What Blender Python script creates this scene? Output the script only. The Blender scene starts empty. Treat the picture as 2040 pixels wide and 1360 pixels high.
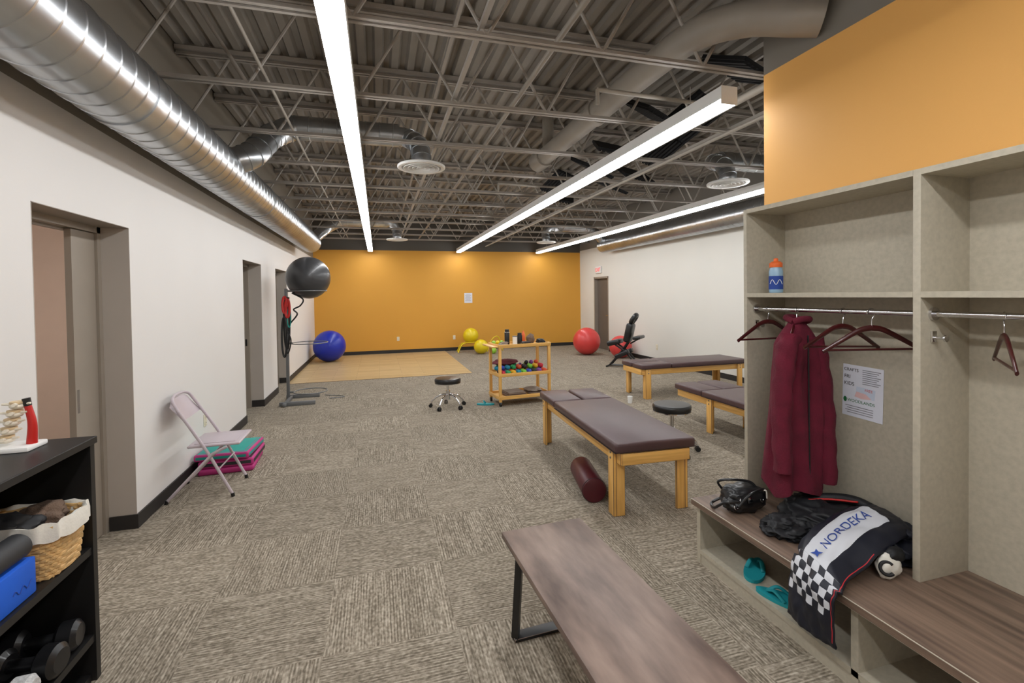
import bpy, bmesh, math, random
from mathutils import Matrix, Vector, noise, Euler
random.seed(4)
scene=bpy.context.scene
COL=scene.collection
def lin(c):
    return tuple(((x/255)/12.92 if x/255<=.04045 else ((x/255+.055)/1.055)**2.4) for x in c)
# ---------------------------------------------------------------- materials
def newmat(name):
    m=bpy.data.materials.new(name); m.use_nodes=True; nt=m.node_tree
    return m,nt,nt.nodes['Principled BSDF']
def N(nt,t,**k):
    n=nt.nodes.new(t)
    for a,b in k.items(): setattr(n,a,b)
    return n
def mathn(nt,op,a,b=None,c=None):
    n=N(nt,'ShaderNodeMath',operation=op)
    for i,v in enumerate((a,b,c)):
        if v is None: continue
        if isinstance(v,(int,float)): n.inputs[i].default_value=v
        else: nt.links.new(v,n.inputs[i])
    return n.outputs[0]
def mixc(nt,fac,a,b):
    n=N(nt,'ShaderNodeMix',data_type='RGBA')
    for s,v in ((n.inputs[0],fac),(n.inputs[6],a),(n.inputs[7],b)):
        if isinstance(v,(int,float)): s.default_value=v
        elif isinstance(v,tuple): s.default_value=(*v[:3],1)
        else: nt.links.new(v,s)
    return n.outputs[2]
def M(name,col,rough=.6,metal=0,var=.06,ns=6,st=(1,1,1),col2=None,bump=0,bs=80,coat=0,contrast=(.3,.7),trans=0):
    m,nt,b=newmat(name); c=lin(col)
    b.inputs['Roughness'].default_value=rough; b.inputs['Metallic'].default_value=metal
    b.inputs['Coat Weight'].default_value=coat
    if trans: b.inputs['Transmission Weight'].default_value=trans
    tc=N(nt,'ShaderNodeTexCoord'); mp=N(nt,'ShaderNodeMapping'); mp.inputs['Scale'].default_value=st
    nt.links.new(tc.outputs['Object'],mp.inputs[0])
    no=N(nt,'ShaderNodeTexNoise'); no.inputs['Scale'].default_value=ns; no.inputs['Detail'].default_value=5
    nt.links.new(mp.outputs[0],no.inputs[0])
    r=N(nt,'ShaderNodeValToRGB'); r.color_ramp.elements[0].position=contrast[0]; r.color_ramp.elements[1].position=contrast[1]
    c1=tuple(x*(1-var) for x in c); c2=lin(col2) if col2 else tuple(min(1,x*(1+var)) for x in c)
    r.color_ramp.elements[0].color=(*c1,1); r.color_ramp.elements[1].color=(*c2,1)
    nt.links.new(no.outputs['Fac'],r.inputs[0]); nt.links.new(r.outputs[0],b.inputs['Base Color'])
    if bump:
        n2=N(nt,'ShaderNodeTexNoise'); n2.inputs['Scale'].default_value=bs; nt.links.new(mp.outputs[0],n2.inputs[0])
        bp=N(nt,'ShaderNodeBump'); bp.inputs['Strength'].default_value=bump; bp.inputs['Distance'].default_value=.01
        nt.links.new(n2.outputs['Fac'],bp.inputs['Height']); nt.links.new(bp.outputs[0],b.inputs['Normal'])
    return m
def Emat(name,col,s):
    m,nt,b=newmat(name); b.inputs['Base Color'].default_value=(*col,1)
    b.inputs['Emission Color'].default_value=(*col,1); b.inputs['Emission Strength'].default_value=s
    return m
def zpaint(name,low,high,z0):
    m,nt,b=newmat(name); b.inputs['Roughness'].default_value=.6
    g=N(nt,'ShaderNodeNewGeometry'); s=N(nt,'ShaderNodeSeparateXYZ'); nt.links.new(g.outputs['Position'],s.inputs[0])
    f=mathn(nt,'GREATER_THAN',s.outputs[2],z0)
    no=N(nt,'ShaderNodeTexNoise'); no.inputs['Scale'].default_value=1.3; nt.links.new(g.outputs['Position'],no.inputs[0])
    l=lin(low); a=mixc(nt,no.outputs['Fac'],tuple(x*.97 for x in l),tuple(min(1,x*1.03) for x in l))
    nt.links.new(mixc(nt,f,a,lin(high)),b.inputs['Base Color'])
    n2=N(nt,'ShaderNodeTexNoise'); n2.inputs['Scale'].default_value=180; nt.links.new(g.outputs['Position'],n2.inputs[0])
    bp=N(nt,'ShaderNodeBump'); bp.inputs['Strength'].default_value=.06; bp.inputs['Distance'].default_value=.005
    nt.links.new(n2.outputs['Fac'],bp.inputs['Height']); nt.links.new(bp.outputs[0],b.inputs['Normal'])
    return m
def carpet():
    m,nt,b=newmat('carpet_tile'); b.inputs['Roughness'].default_value=.95
    b.inputs['Specular IOR Level'].default_value=.1
    g=N(nt,'ShaderNodeNewGeometry'); s=N(nt,'ShaderNodeSeparateXYZ'); nt.links.new(g.outputs['Position'],s.inputs[0])
    T=.61
    xs=mathn(nt,'DIVIDE',mathn(nt,'ADD',s.outputs[0],.27),T); ys=mathn(nt,'DIVIDE',mathn(nt,'ADD',s.outputs[1],.2),T)
    tx=mathn(nt,'FLOOR',xs); ty=mathn(nt,'FLOOR',ys)
    par=mathn(nt,'MODULO',mathn(nt,'ADD',mathn(nt,'ADD',tx,ty),100),2)
    par=mathn(nt,'GREATER_THAN',par,.5)
    ipar=mathn(nt,'SUBTRACT',1,par)
    u=mathn(nt,'ADD',mathn(nt,'MULTIPLY',xs,par),mathn(nt,'MULTIPLY',ys,ipar))
    v=mathn(nt,'ADD',mathn(nt,'MULTIPLY',ys,par),mathn(nt,'MULTIPLY',xs,ipar))
    cid=N(nt,'ShaderNodeCombineXYZ'); nt.links.new(tx,cid.inputs[0]); nt.links.new(ty,cid.inputs[1])
    wn=N(nt,'ShaderNodeTexWhiteNoise',noise_dimensions='2D'); nt.links.new(cid.outputs[0],wn.inputs['Vector'])
    off=mathn(nt,'MULTIPLY',wn.outputs['Value'],37)
    def streak(su,sv,det):
        c=N(nt,'ShaderNodeCombineXYZ'); nt.links.new(mathn(nt,'MULTIPLY',u,su),c.inputs[0]); nt.links.new(mathn(nt,'MULTIPLY',v,sv),c.inputs[1]); nt.links.new(off,c.inputs[2])
        n=N(nt,'ShaderNodeTexNoise'); n.inputs['Scale'].default_value=1; n.inputs['Detail'].default_value=det; nt.links.new(c.outputs[0],n.inputs[0]); return n.outputs['Fac']
    rib=mathn(nt,'MULTIPLY_ADD',mathn(nt,'SINE',mathn(nt,'MULTIPLY',v,2*math.pi*40)),.5,.5)
    brk=mathn(nt,'MULTIPLY',mathn(nt,'ABSOLUTE',mathn(nt,'SUBTRACT',streak(13,34,0),.5)),2.4)
    a=streak(4,95,1); c=streak(32,56,0); d=streak(110,130,1); e2=streak(1.2,9,1)
    f=mathn(nt,'ADD',mathn(nt,'MULTIPLY',a,.50),mathn(nt,'ADD',mathn(nt,'MULTIPLY',c,.38),mathn(nt,'ADD',mathn(nt,'MULTIPLY',d,.18),mathn(nt,'MULTIPLY',e2,.12))))
    f=mathn(nt,'ADD',f,mathn(nt,'MULTIPLY',rib,.14)); f=mathn(nt,'ADD',f,mathn(nt,'MULTIPLY',brk,.16))
    f=mathn(nt,'SUBTRACT',f,.24)
    r=N(nt,'ShaderNodeValToRGB'); e=r.color_ramp.elements
    e[0].position=.30; e[0].color=(*lin((106,97,84)),1); e[1].position=.70; e[1].color=(*lin((184,173,157)),1)
    k=e.new(.5); k.color=(*lin((148,138,123)),1)
    nt.links.new(f,r.inputs[0])
    tv=mathn(nt,'ADD',.95,mathn(nt,'MULTIPLY',wn.outputs['Value'],.1))
    mx=N(nt,'ShaderNodeMix',data_type='RGBA',blend_type='MULTIPLY'); mx.inputs[0].default_value=1
    nt.links.new(r.outputs[0],mx.inputs[6]); nt.links.new(tv,mx.inputs[7]); nt.links.new(mx.outputs[2],b.inputs['Base Color'])
    bp=N(nt,'ShaderNodeBump'); bp.inputs['Strength'].default_value=.15; bp.inputs['Distance'].default_value=.004
    nt.links.new(f,bp.inputs['Height']); nt.links.new(bp.outputs[0],b.inputs['Normal'])
    return m
def planks(name,c1,c2,cm):
    m,nt,b=newmat(name); b.inputs['Roughness'].default_value=.4
    g=N(nt,'ShaderNodeNewGeometry'); br=N(nt,'ShaderNodeTexBrick'); nt.links.new(g.outputs['Position'],br.inputs[0])
    br.inputs['Color1'].default_value=(*lin(c1),1); br.inputs['Color2'].default_value=(*lin(c2),1); br.inputs['Mortar'].default_value=(*lin(cm),1)
    br.inputs['Scale'].default_value=1; br.inputs['Brick Width'].default_value=.9; br.inputs['Row Height'].default_value=.12; br.inputs['Mortar Size'].default_value=.003
    mp=N(nt,'ShaderNodeMapping'); mp.inputs['Scale'].default_value=(2,30,1); nt.links.new(g.outputs['Position'],mp.inputs[0])
    no=N(nt,'ShaderNodeTexNoise'); no.inputs['Scale'].default_value=1.5; no.inputs['Detail'].default_value=6; nt.links.new(mp.outputs[0],no.inputs[0])
    mx=N(nt,'ShaderNodeMix',data_type='RGBA',blend_type='MULTIPLY'); mx.inputs[0].default_value=.5
    nt.links.new(br.outputs[0],mx.inputs[6])
    r=N(nt,'ShaderNodeValToRGB'); r.color_ramp.elements[0].color=(.5,.47,.43,1); r.color_ramp.elements[0].position=.3; r.color_ramp.elements[1].position=.6
    nt.links.new(no.outputs['Fac'],r.inputs[0]); nt.links.new(r.outputs[0],mx.inputs[7]); nt.links.new(mx.outputs[2],b.inputs['Base Color'])
    return m
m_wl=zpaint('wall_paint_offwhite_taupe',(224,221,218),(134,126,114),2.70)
m_wr=zpaint('wall_paint_right',(220,218,211),(114,108,99),2.98)
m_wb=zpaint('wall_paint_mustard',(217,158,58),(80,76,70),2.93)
m_wy=zpaint('wall_paint_mustard_partition',(232,174,94),(124,118,109),3.05)
m_peach=M('peach_wall_paint',(236,214,198),.7,var=.02)
m_carpet=carpet(); m_plank=planks('oak_plank',(204,178,132),(188,160,114),(130,104,68))
m_base=M('black_rubber_base',(38,36,36),.5)
m_taupe=M('taupe_frame_paint',(150,140,128),.45,var=.03)
m_taupe_d=M('door_leaf_paint',(98,90,82),.5,var=.05)
m_deck=M('painted_steel_deck',(136,129,120),.6,var=.15,ns=2)
m_joist=M('painted_joist_steel',(162,155,146),.5,var=.08,ns=5)
m_pipe=M('painted_pipe',(150,142,131),.5,var=.05)
m_galv=M('galvanised_steel',(184,187,190),.3,metal=.95,var=.2,ns=4,st=(1,.4,1),bump=.05,bs=20)
m_chrome=M('chrome',(215,215,218),.12,metal=1,var=.03)
m_white=M('white_enamel',(236,236,234),.4,var=.02)
m_black=M('black_plastic',(20,20,21),.4,var=.1)
m_blackv=M('black_vinyl',(22,22,24),.35,var=.15,coat=.1)
m_blackl=M('black_laminate',(22,21,21),.45,var=.1)
m_pine={a:M('pine_'+a,(224,168,86),.42,var=.16,ns=3,st=s,coat=.2,contrast=(.25,.75),col2=(240,190,108)) for a,s in (('x',(1,14,14)),('y',(14,1,14)),('z',(14,14,1)))}
m_vinyl=M('brown_vinyl',(76,54,55),.38,var=.08,bump=.08,bs=300)
m_seam=M('vinyl_seam',(44,30,30),.5)
m_lam=M('linen_laminate',(182,174,156),.55,var=.08,ns=45,bump=.05,bs=200)
m_wal=M('walnut_laminate',(108,87,74),.45,var=.34,ns=2.2,st=(14,1,14),col2=(138,115,98),contrast=(.3,.7))
m_bwood=M('bench_wood',(112,92,83),.46,var=.38,ns=3.0,st=(4,1.0,4),col2=(150,129,117),contrast=(.3,.72),coat=0)
m_light=Emat('light_lens',(.98,.99,1),25)
m_fillp=Emat('fill_panel_glow',(1,.98,.95),17)  # glow of the added fill panel in the side room
def ball(n,c): return M(n,c,.36,var=.04,coat=.15)
m_blue=ball('blue_pvc',(12,40,165)); m_dgrey=ball('charcoal_pvc',(58,58,60)); m_red=ball('coral_pvc',(208,64,62)); m_yel=ball('yellow_pvc',(228,202,20)); m_green=ball('lime_pvc',(150,200,60))
m_chair=M('mauve_grey_enamel',(190,178,184),.4,var=.03)
m_teal=M('teal_foam',(28,150,140),.6); m_pink=M('magenta_foam',(180,46,120),.6); m_dk=M('dark_foam',(44,44,46),.6)
m_maroon=M('maroon_fleece',(96,16,38),.95,var=.2,ns=12,bump=.3,bs=150)
m_bolster=M('oxblood_vinyl',(76,20,30),.4,var=.08,coat=0)
m_cherry=M('cherry_wood',(66,16,18),.3,var=.2,coat=.4)
m_navy=M('navy_nylon',(22,25,38),.6,var=.25,ns=5,bump=.15,bs=40)
m_nylonb=M('black_nylon',(16,17,21),.6,var=.25,ns=5,bump=.15,bs=40)
m_cloth=M('white_cloth',(226,222,212),.85,var=.05,bump=.2,bs=60)
m_wick=M('wicker',(206,168,112),.6,var=.25,ns=30)
m_towel=M('brown_towel',(112,92,78),.95,var=.15,bump=.4,bs=200)
m_towel2=M('grey_towel',(150,140,130),.95,var=.12,bump=.4,bs=200)
m_grey=M('grey_steel',(120,122,124),.4,metal=.4)
m_paper=M('paper',(222,224,234),.8,var=.01)
m_ivory=M('ivory_plastic',(226,218,196),.45,var=.02)
m_bluef=M('blue_foam',(16,90,205),.7)
m_tealf=M('teal_rubber',(24,150,160),.6)
m_bone=M('bone_plastic',(232,224,206),.5); m_redp=M('red_plastic',(190,30,26),.4)
m_ins=M('black_acoustic_foam',(22,22,24),.9)
m_txt=M('ink_black',(30,30,34),.8,var=0); m_txtg=M('ink_green',(30,110,60),.8,var=0); m_txtr=M('ink_red',(200,40,40),.8,var=0); m_txtb=M('ink_blue',(40,70,150),.8,var=0); m_txtl=M('ink_grey',(130,130,138),.8,var=0)
m_exit=Emat('exit_red',(.8,.03,.03),.6)
m_bottle=M('clear_blue_plastic',(150,182,206),.2,var=.03); m_orange=M('orange_plastic',(236,110,50),.4)
# ---------------------------------------------------------------- builder
class B:
    def __init__(s): s.bm=bmesh.new(); s.mats=[]
    def mi(s,m):
        if m not in s.mats: s.mats.append(m)
        return s.mats.index(m)
    def _tag(s,verts,m):
        i=s.mi(m); fs=set()
        for v in verts:
            for f in v.link_faces: fs.add(f)
        for f in fs: f.material_index=i
        return fs
    def box(s,c,d,m,rot=None,bev=0,seg=2):
        mt=Matrix.Translation(c)
        if rot: mt=mt@Euler(rot).to_matrix().to_4x4()
        mt=mt@Matrix.Diagonal((d[0],d[1],d[2],1))
        r=bmesh.ops.create_cube(s.bm,size=1,matrix=mt); s._tag(r['verts'],m)
        if bev:
            es=set(e for v in r['verts'] for e in v.link_edges)
            bmesh.ops.bevel(s.bm,geom=list(es),offset=min(bev,min(d)*.49),segments=seg,affect='EDGES',profile=.5)
        return s
    def bb(s,a,b,m,bev=0):
        return s.box([(a[i]+b[i])/2 for i in range(3)],[abs(b[i]-a[i]) for i in range(3)],m,bev=bev)
    def cyl(s,p1,p2,r1,m,r2=None,seg=20,cap=True):
        p1=Vector(p1);p2=Vector(p2);d=p2-p1
        q=d.to_track_quat('Z','Y').to_matrix().to_4x4()
        r=bmesh.ops.create_cone(s.bm,cap_ends=cap,cap_tris=False,segments=seg,radius1=r1,radius2=r1 if r2 is None else r2,depth=d.length,matrix=Matrix.Translation((p1+p2)/2)@q)
        s._tag(r['verts'],m); return s
    def sph(s,c,r,m,sc=(1,1,1),seg=32,rot=None):
        mt=Matrix.Translation(c)
        if rot: mt=mt@Euler(rot).to_matrix().to_4x4()
        x=bmesh.ops.create_uvsphere(s.bm,u_segments=seg,v_segments=seg//2,radius=r,matrix=mt@Matrix.Diagonal((*sc,1)))
        s._tag(x['verts'],m); return s
    def lathe(s,prof,m,c=(0,0,0),seg=32,rot=None):
        rings=[];mt=Matrix.Translation(c)
        if rot: mt=mt@Euler(rot).to_matrix().to_4x4()
        for (r,z) in prof:
            rings.append([s.bm.verts.new(mt@Vector((r*math.cos(2*math.pi*k/seg),r*math.sin(2*math.pi*k/seg),z))) for k in range(seg)])
        i=s.mi(m)
        for a,b in zip(rings,rings[1:]):
            for k in range(seg):
                f=s.bm.faces.new((a[k],a[(k+1)%seg],b[(k+1)%seg],b[k])); f.material_index=i
        for ring,(r,z) in ((rings[0],prof[0]),(rings[-1],prof[-1])):
            if 1e-4<r<.0015 or prof[0][0]<.0015 and r>.0015 and prof[-1][0]>.0015:
                f=s.bm.faces.new(ring); f.material_index=i
        return s
    def tube(s,pts,r,m,seg=10,closed=False,flat=None):
        pts=[Vector(p) for p in pts]; n=len(pts); i=s.mi(m); rings=[]
        t0=(pts[1]-pts[0]).normalized(); up=Vector((0,0,1)) if abs(t0.z)<.9 else Vector((1,0,0))
        nrm=(up-t0*up.dot(t0)).normalized()
        for k in range(n):
            if closed: t=(pts[(k+1)%n]-pts[k-1]).normalized()
            else: t=(pts[min(k+1,n-1)]-pts[max(k-1,0)]).normalized()
            nrm=(nrm-t*nrm.dot(t)).normalized(); b=t.cross(nrm)
            rr=r(k/(n-1)) if callable(r) else r
            fl=flat or (1,1)
            rings.append([s.bm.verts.new(pts[k]+(nrm*math.cos(2*math.pi*j/seg)*fl[0]+b*math.sin(2*math.pi*j/seg)*fl[1])*rr) for j in range(seg)])
        for k in range(n if closed else n-1):
            a=rings[k];c=rings[(k+1)%n]
            for j in range(seg):
                f=s.bm.faces.new((a[j],a[(j+1)%seg],c[(j+1)%seg],c[j])); f.material_index=i
        if not closed:
            for ring in (rings[0],rings[-1]):
                f=s.bm.faces.new(ring); f.material_index=i
        return s
    def ring(s,c,R,r,m,n=40,rot=None,a0=0,a1=360,sc=(1,1)):
        mt=Matrix.Translation(c)
        if rot: mt=mt@Euler(rot).to_matrix().to_4x4()
        cl=(a1-a0)>=360; k=n if cl else n+1
        return s.tube([mt@Vector((R*sc[0]*math.cos(math.radians(a0+(a1-a0)*i/n)),R*sc[1]*math.sin(math.radians(a0+(a1-a0)*i/n)),0)) for i in range(k)],r,m,closed=cl)
    def blob(s,c,d,m,amp=.1,fr=3,sub=4,zmin=None,seed=0,ridge=False,pw=1):
        r=bmesh.ops.create_icosphere(s.bm,subdivisions=sub,radius=1)
        for v in r['verts']:
            p=v.co.copy()
            if pw!=1: p=Vector([math.copysign(abs(x)**pw,x) for x in p])
            q=p*fr+Vector((seed*7.3,seed*3.1,seed))
            nn=noise.noise(q)*.7+noise.noise(q*2.3)*.3
            if ridge: nn=.5-abs(nn)*2.2
            p=p*(1+amp*nn)
            v.co=Vector((c[0]+p.x*d[0],c[1]+p.y*d[1],c[2]+p.z*d[2]))
            if zmin is not None and v.co.z<zmin: v.co.z=zmin
        s._tag(r['verts'],m); return s
    def loft(s,rings,m,caps=True):
        i=s.mi(m); R=[[s.bm.verts.new(p) for p in r] for r in rings]; n=len(R[0])
        for a,b in zip(R,R[1:]):
            for j in range(n):
                f=s.bm.faces.new((a[j],a[(j+1)%n],b[(j+1)%n],b[j])); f.material_index=i
        if caps:
            for r in (R[0],R[-1]):
                f=s.bm.faces.new(r); f.material_index=i
        return s
    def prism(s,poly,m,mt,h):
        i=s.mi(m)
        a=[s.bm.verts.new(mt@Vector((x,y,0))) for x,y in poly]; b=[s.bm.verts.new(mt@Vector((x,y,h))) for x,y in poly]
        n=len(poly)
        for f in [s.bm.faces.new(a[::-1]),s.bm.faces.new(b)]+[s.bm.faces.new((a[j],a[(j+1)%n],b[(j+1)%n],b[j])) for j in range(n)]: f.material_index=i
        return s
    def text(s,body,size,m,mt,ext=.0005,align='CENTER',fn=None,space=1):
        cu=bpy.data.curves.new('txt','FONT'); cu.body=body; cu.size=size; cu.extrude=ext; cu.align_x=align; cu.align_y='CENTER'; cu.space_character=space
        ob=bpy.data.objects.new('txt',cu); COL.objects.link(ob); bpy.context.view_layer.update()
        me=bpy.data.meshes.new_from_object(ob.evaluated_get(bpy.context.evaluated_depsgraph_get()))
        i=s.mi(m); vs=[]
        for v in me.vertices:
            vs.append(s.bm.verts.new(fn(v.co) if fn else mt@v.co))
        for p in me.polygons:
            try: f=s.bm.faces.new([vs[k] for k in p.vertices]); f.material_index=i
            except ValueError: pass
        bpy.data.objects.remove(ob); bpy.data.curves.remove(cu); bpy.data.meshes.remove(me)
        return s
    def done(s,name,loc=(0,0,0),rz=0,parent=None,smooth=True,ang=38,norm=True):
        bm=s.bm
        if norm: bmesh.ops.recalc_face_normals(bm,faces=bm.faces)
        if smooth:
            for f in bm.faces: f.smooth=True
            ca=math.radians(ang)
            for e in bm.edges:
                if len(e.link_faces)==2:
                    if e.calc_face_angle(0)>ca: e.smooth=False
        me=bpy.data.meshes.new(name); bm.to_mesh(me); bm.free()
        for m in s.mats: me.materials.append(m)
        o=bpy.data.objects.new(name,me); COL.objects.link(o); o.location=loc; o.rotation_euler=(0,0,rz)
        if parent: o.parent=parent
        return o
def bez(pts,n=12):
    P=[Vector(p) for p in pts]; P=[P[0]*2-P[1]]+P+[P[-1]*2-P[-2]]; out=[]
    for i in range(1,len(P)-2):
        for k in range(n):
            t=k/n; a,b,c,d=P[i-1],P[i],P[i+1],P[i+2]
            out.append(.5*((2*b)+(c-a)*t+(2*a-5*b+4*c-d)*t*t+(3*b-a-3*c+d)*t**3))
    out.append(P[-2]); return out
# ---------------------------------------------------------------- room
XL,XR,YB,YF,ZC=-1.68,6.2,13.75,-2.6,3.9
WT=.28
b=B(); b.bb((XL-WT,YF-.1,-.1),(XR+.2,YB+.1,0),m_carpet); b.done('floor',smooth=False)
b=B(); b.bb((-1.667,9.6,0),(1.86,13.737,.006),m_plank); b.done('floor_hardwood_patch',smooth=False)
b=B(); prof=[];x=XL-.2;p=.152
while x<XR+.2:
    prof+=[(x,ZC),(x+.05,ZC),(x+.07,ZC-.045),(x+.132,ZC-.045)]; x+=p
i=b.mi(m_deck); vs=[(b.bm.verts.new((x,YF-.1,z)),b.bm.verts.new((x,YB+.1,z))) for x,z in prof]
for a,c in zip(vs,vs[1:]): b.bm.faces.new((a[0],c[0],c[1],a[1]))
b.bb((XL-WT,YF-.1,ZC+.01),(XR+.2,YB+.1,ZC+.08),m_deck); b.done('ceiling',smooth=False)
doors=[(2.95,3.92),(6.8,7.78),(8.8,9.8)]; DH=2.13
b=B(); y=YF
for a,c in doors:
    b.bb((XL-WT,y,0),(XL,a,ZC),m_wl); b.bb((XL-WT,a,DH),(XL,c,ZC),m_wl); y=c
b.bb((XL-WT,y,0),(XL,YB,ZC),m_wl); b.done('wall_left',smooth=False)
b=B(); b.bb((XL-WT,YB,0),(XR+.2,YB+.15,ZC),m_wb); b.done('wall_back',smooth=False)
b=B(); b.bb((XR,2.55,0),(XR+.2,11.85,ZC),m_wr); b.bb((XR,11.85,2.11),(XR+.2,12.77,ZC),m_wr); b.bb((XR,12.77,0),(XR+.2,YB,ZC),m_wr); b.bb((XR,YF,0),(XR+.2,2.55,ZC),m_wr); b.done('wall_right',smooth=False)
b=B(); b.bb((2.49,YF,0),(2.64,2.55,ZC),m_wy); b.done('wall_partition',smooth=False)
b=B(); b.bb((2.64,2.42,0),(XR,2.55,ZC),m_wr); b.done('wall_partition_return',smooth=False)
b=B(); b.bb((XL-WT,YF-.12,0),(XR+.2,YF,ZC),m_wr); b.done('wall_rear',smooth=False)
b=B()
for a,c in ((YF,2.95),(3.92,6.8),(7.78,8.8),(9.8,YB)): b.bb((XL,a,0),(XL+.012,c,.1),m_base)
for c in (3.92,7.78,9.8): b.bb((XL-.16,c-.012,0),(XL+.012,c,.1),m_base)
b.done('baseboard_left',smooth=False)
b=B(); b.bb((XL,YB-.012,0),(XR,YB,.1),m_base); b.done('baseboard_back',smooth=False)
b=B(); b.bb((XR-.012,2.55,0),(XR,11.85,.1),m_base); b.bb((XR-.012,12.77,0),(XR,YB,.1),m_base); b.done('baseboard_right',smooth=False)
b=B(); b.bb((2.478,YF,0),(2.49,2.55,.1),m_base); b.done('baseboard_partition',smooth=False)
m_reveal=M('reveal_paint',(182,174,165),.5,var=.02)
for k,(a,c) in enumerate(doors):
    b=B()
    x0,x1=XL-WT,XL-.165
    for yy,sg in ((a,1),(c,-1)):
        b.bb((x0-.01,yy,0),(x1,yy+sg*.045,DH),m_taupe); b.bb((x0+.03,yy+sg*.045,0),(x0+.06,yy+sg*.06,DH-.04),m_taupe)
        b.bb((x1,yy,.0),(XL+.001,yy+sg*.004,DH),m_reveal)
    b.bb((x0-.01,a,DH-.045),(x1,c,DH),m_taupe); b.bb((x0+.03,a,DH-.06),(x0+.06,c,DH-.045),m_taupe); b.bb((x1,a,DH-.004),(XL+.001,c,DH),m_taupe)
    b.bb((x1-.06,c-.05,.92),(x1-.03,c-.044,1.02),m_black)
    b.done('trim_door_left_%d'%(k+1),smooth=False)
    b=B()
    if k==0: b.bb((x0+.062,c-.30,.005),(x0+.098,c-.047,DH-.05),m_taupe); b.bb((x0+.097,c-.285,.9),(x0+.1,c-.262,1.05),m_chrome)
    else:
        b.bb((x0+.005,a+.05,.005),(x0+.028,c-.05,DH-.05),m_taupe_d)
        b.cyl((x0+.02,a+.12,1.0),(x0+.08,a+.12,1.0),.012,m_chrome); b.cyl((x0+.08,a+.12,1.0),(x0+.08,a+.22,1.0),.01,m_chrome)
    b.done('door_%d'%(k+1),smooth=False)
b=B()
for yy,sg in ((11.85,1),(12.77,-1)): b.bb((XR-.002,yy,0),(XR+.2,yy+sg*.05,2.11),m_taupe)
b.bb((XR-.002,11.85,2.06),(XR+.2,12.77,2.11),m_taupe); b.done('trim_door_right',smooth=False)
b=B(); b.bb((XR+.1,11.9,.005),(XR+.14,12.72,2.06),m_taupe_d); b.cyl((XR+.1,11.98,1.0),(XR+.05,11.98,1.0),.012,m_chrome); b.cyl((XR+.05,11.98,1),(XR+.05,12.1,1),.01,m_chrome); b.done('door_right')
b=B(); b.bb((-4.0,1.6,0),(-3.9,6.2,2.8),m_peach); b.bb((-4,6.1,0),(-1.96,6.2,2.8),m_peach); b.bb((-4,1.5,0),(-1.96,1.6,2.8),m_peach); b.done('wall_side_room',smooth=False)
b=B(); b.bb((-4,1.6,2.7),(-1.96,6.2,2.8),m_white); b.done('ceiling_side_room',smooth=False)
b=B(); b.bb((-4,1.6,-.1),(-1.96,6.2,0),m_carpet); b.done('floor_side_room',smooth=False)
b=B(); b.bb((-3.3,3.4,2.66),(-2.7,4.0,2.70),m_fillp); b.done('ceiling_fill_panel',smooth=False)  # unseen panel, added to brighten the side room behind the doorway
# ---------------------------------------------------------------- ceiling structure
SP=1.03
for k in range(-5,11):
    y=2.75+SP*k; xr=(XR if y>2.56 else 2.49)-.01
    b=B(); zb,zt=3.15,3.78
    for z in (zb,zt):
        b.bb((XL+.01,y-.035,z),(xr,y-.006,z+.006),m_joist); b.bb((XL+.01,y+.006,z),(xr,y+.035,z+.006),m_joist)
        b.bb((XL+.01,y-.01,z),(xr,y-.005,z+.035),m_joist); b.bb((XL+.01,y+.005,z),(xr,y+.01,z+.035),m_joist)
    b.bb((XL+.01,y-.05,zt+.036),(xr,y+.05,zt+.07),m_joist)
    x=XL+.05;j=0;pts=[]
    while x<xr:
        pts.append((x,y,zb+.01 if j%2==0 else zt+.02)); x+=.38;j+=1
    for p,q in zip(pts,pts[1:]): b.cyl(p,q,.0125,m_joist,seg=8)
    b.done('ceiling_joist')
b=B()
for x,z,y0 in ((.62,3.2,YF+.1),(3.35,3.2,2.6),(.62,3.72,YF+.1),(3.35,3.72,2.6)): b.bb((x-.015,y0,z),(x+.015,YB-.02,z+.03),m_joist)
b.done('joist_bridging',smooth=False)
def duct(b,p0,p1,R,m=m_galv,step=.14,seg=48):
    p0=Vector(p0);p1=Vector(p1);L=(p1-p0).length; prof=[(0.001,0),(R,0)];z=.02
    while z<L-.02:
        prof+=[(R,z),(R+.004,z+.004),(R+.004,z+.010),(R,z+.014)]; z+=step
    prof+=[(R,L),(.001,L)]
    q=(p1-p0).to_track_quat('Z','Y').to_euler()
    b.lathe(prof,m,c=p0,seg=seg,rot=q)
def elbow(b,pts,R,m=m_galv,n=6):
    P=bez(pts,n); b.tube(P,R,m,seg=28)
    for k in range(0,len(P),2):
        t=(P[min(k+1,len(P)-1)]-P[max(k-1,0)]).normalized()
        b.cyl(P[k]-t*.006,P[k]+t*.006,R+.006,m,seg=28)
YD1,YD2=5.30,11.48
b=B(); duct(b,(-1.37,YF+.1,2.80),(-1.37,10.9,2.80),.205)
b.cyl((-1.37,6.2,2.8),(-1.37,6.26,2.8),.213,m_galv,seg=48); b.cyl((-1.37,3.1,2.8),(-1.37,3.16,2.8),.213,m_galv,seg=48)
for y,yd in ((YD1,4.97),(YD2,11.4)):
    if y<10: elbow(b,[(-1.3,y-.45,2.86),(-1.12,y-.35,2.98),(-1.0,y-.1,3.24),(-.8,y,3.38)],.12)
    else: elbow(b,[(-1.37,10.85,2.8),(-1.3,11.1,2.95),(-1.1,y,3.2),(-.8,y,3.38)],.12)
    duct(b,(-.82,y,3.38),(.25,y,3.38),.12,seg=28)
    elbow(b,[(.22,y,3.38),(.36,y-.02,3.35),(.44,yd+.1,3.22),(.46,yd,3.06),(.46,yd,3.0)],.10,n=4)
b.done('air_duct')
b=B(); duct(b,(5.93,2.7,2.93),(5.93,11.6,2.93),.2)
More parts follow.
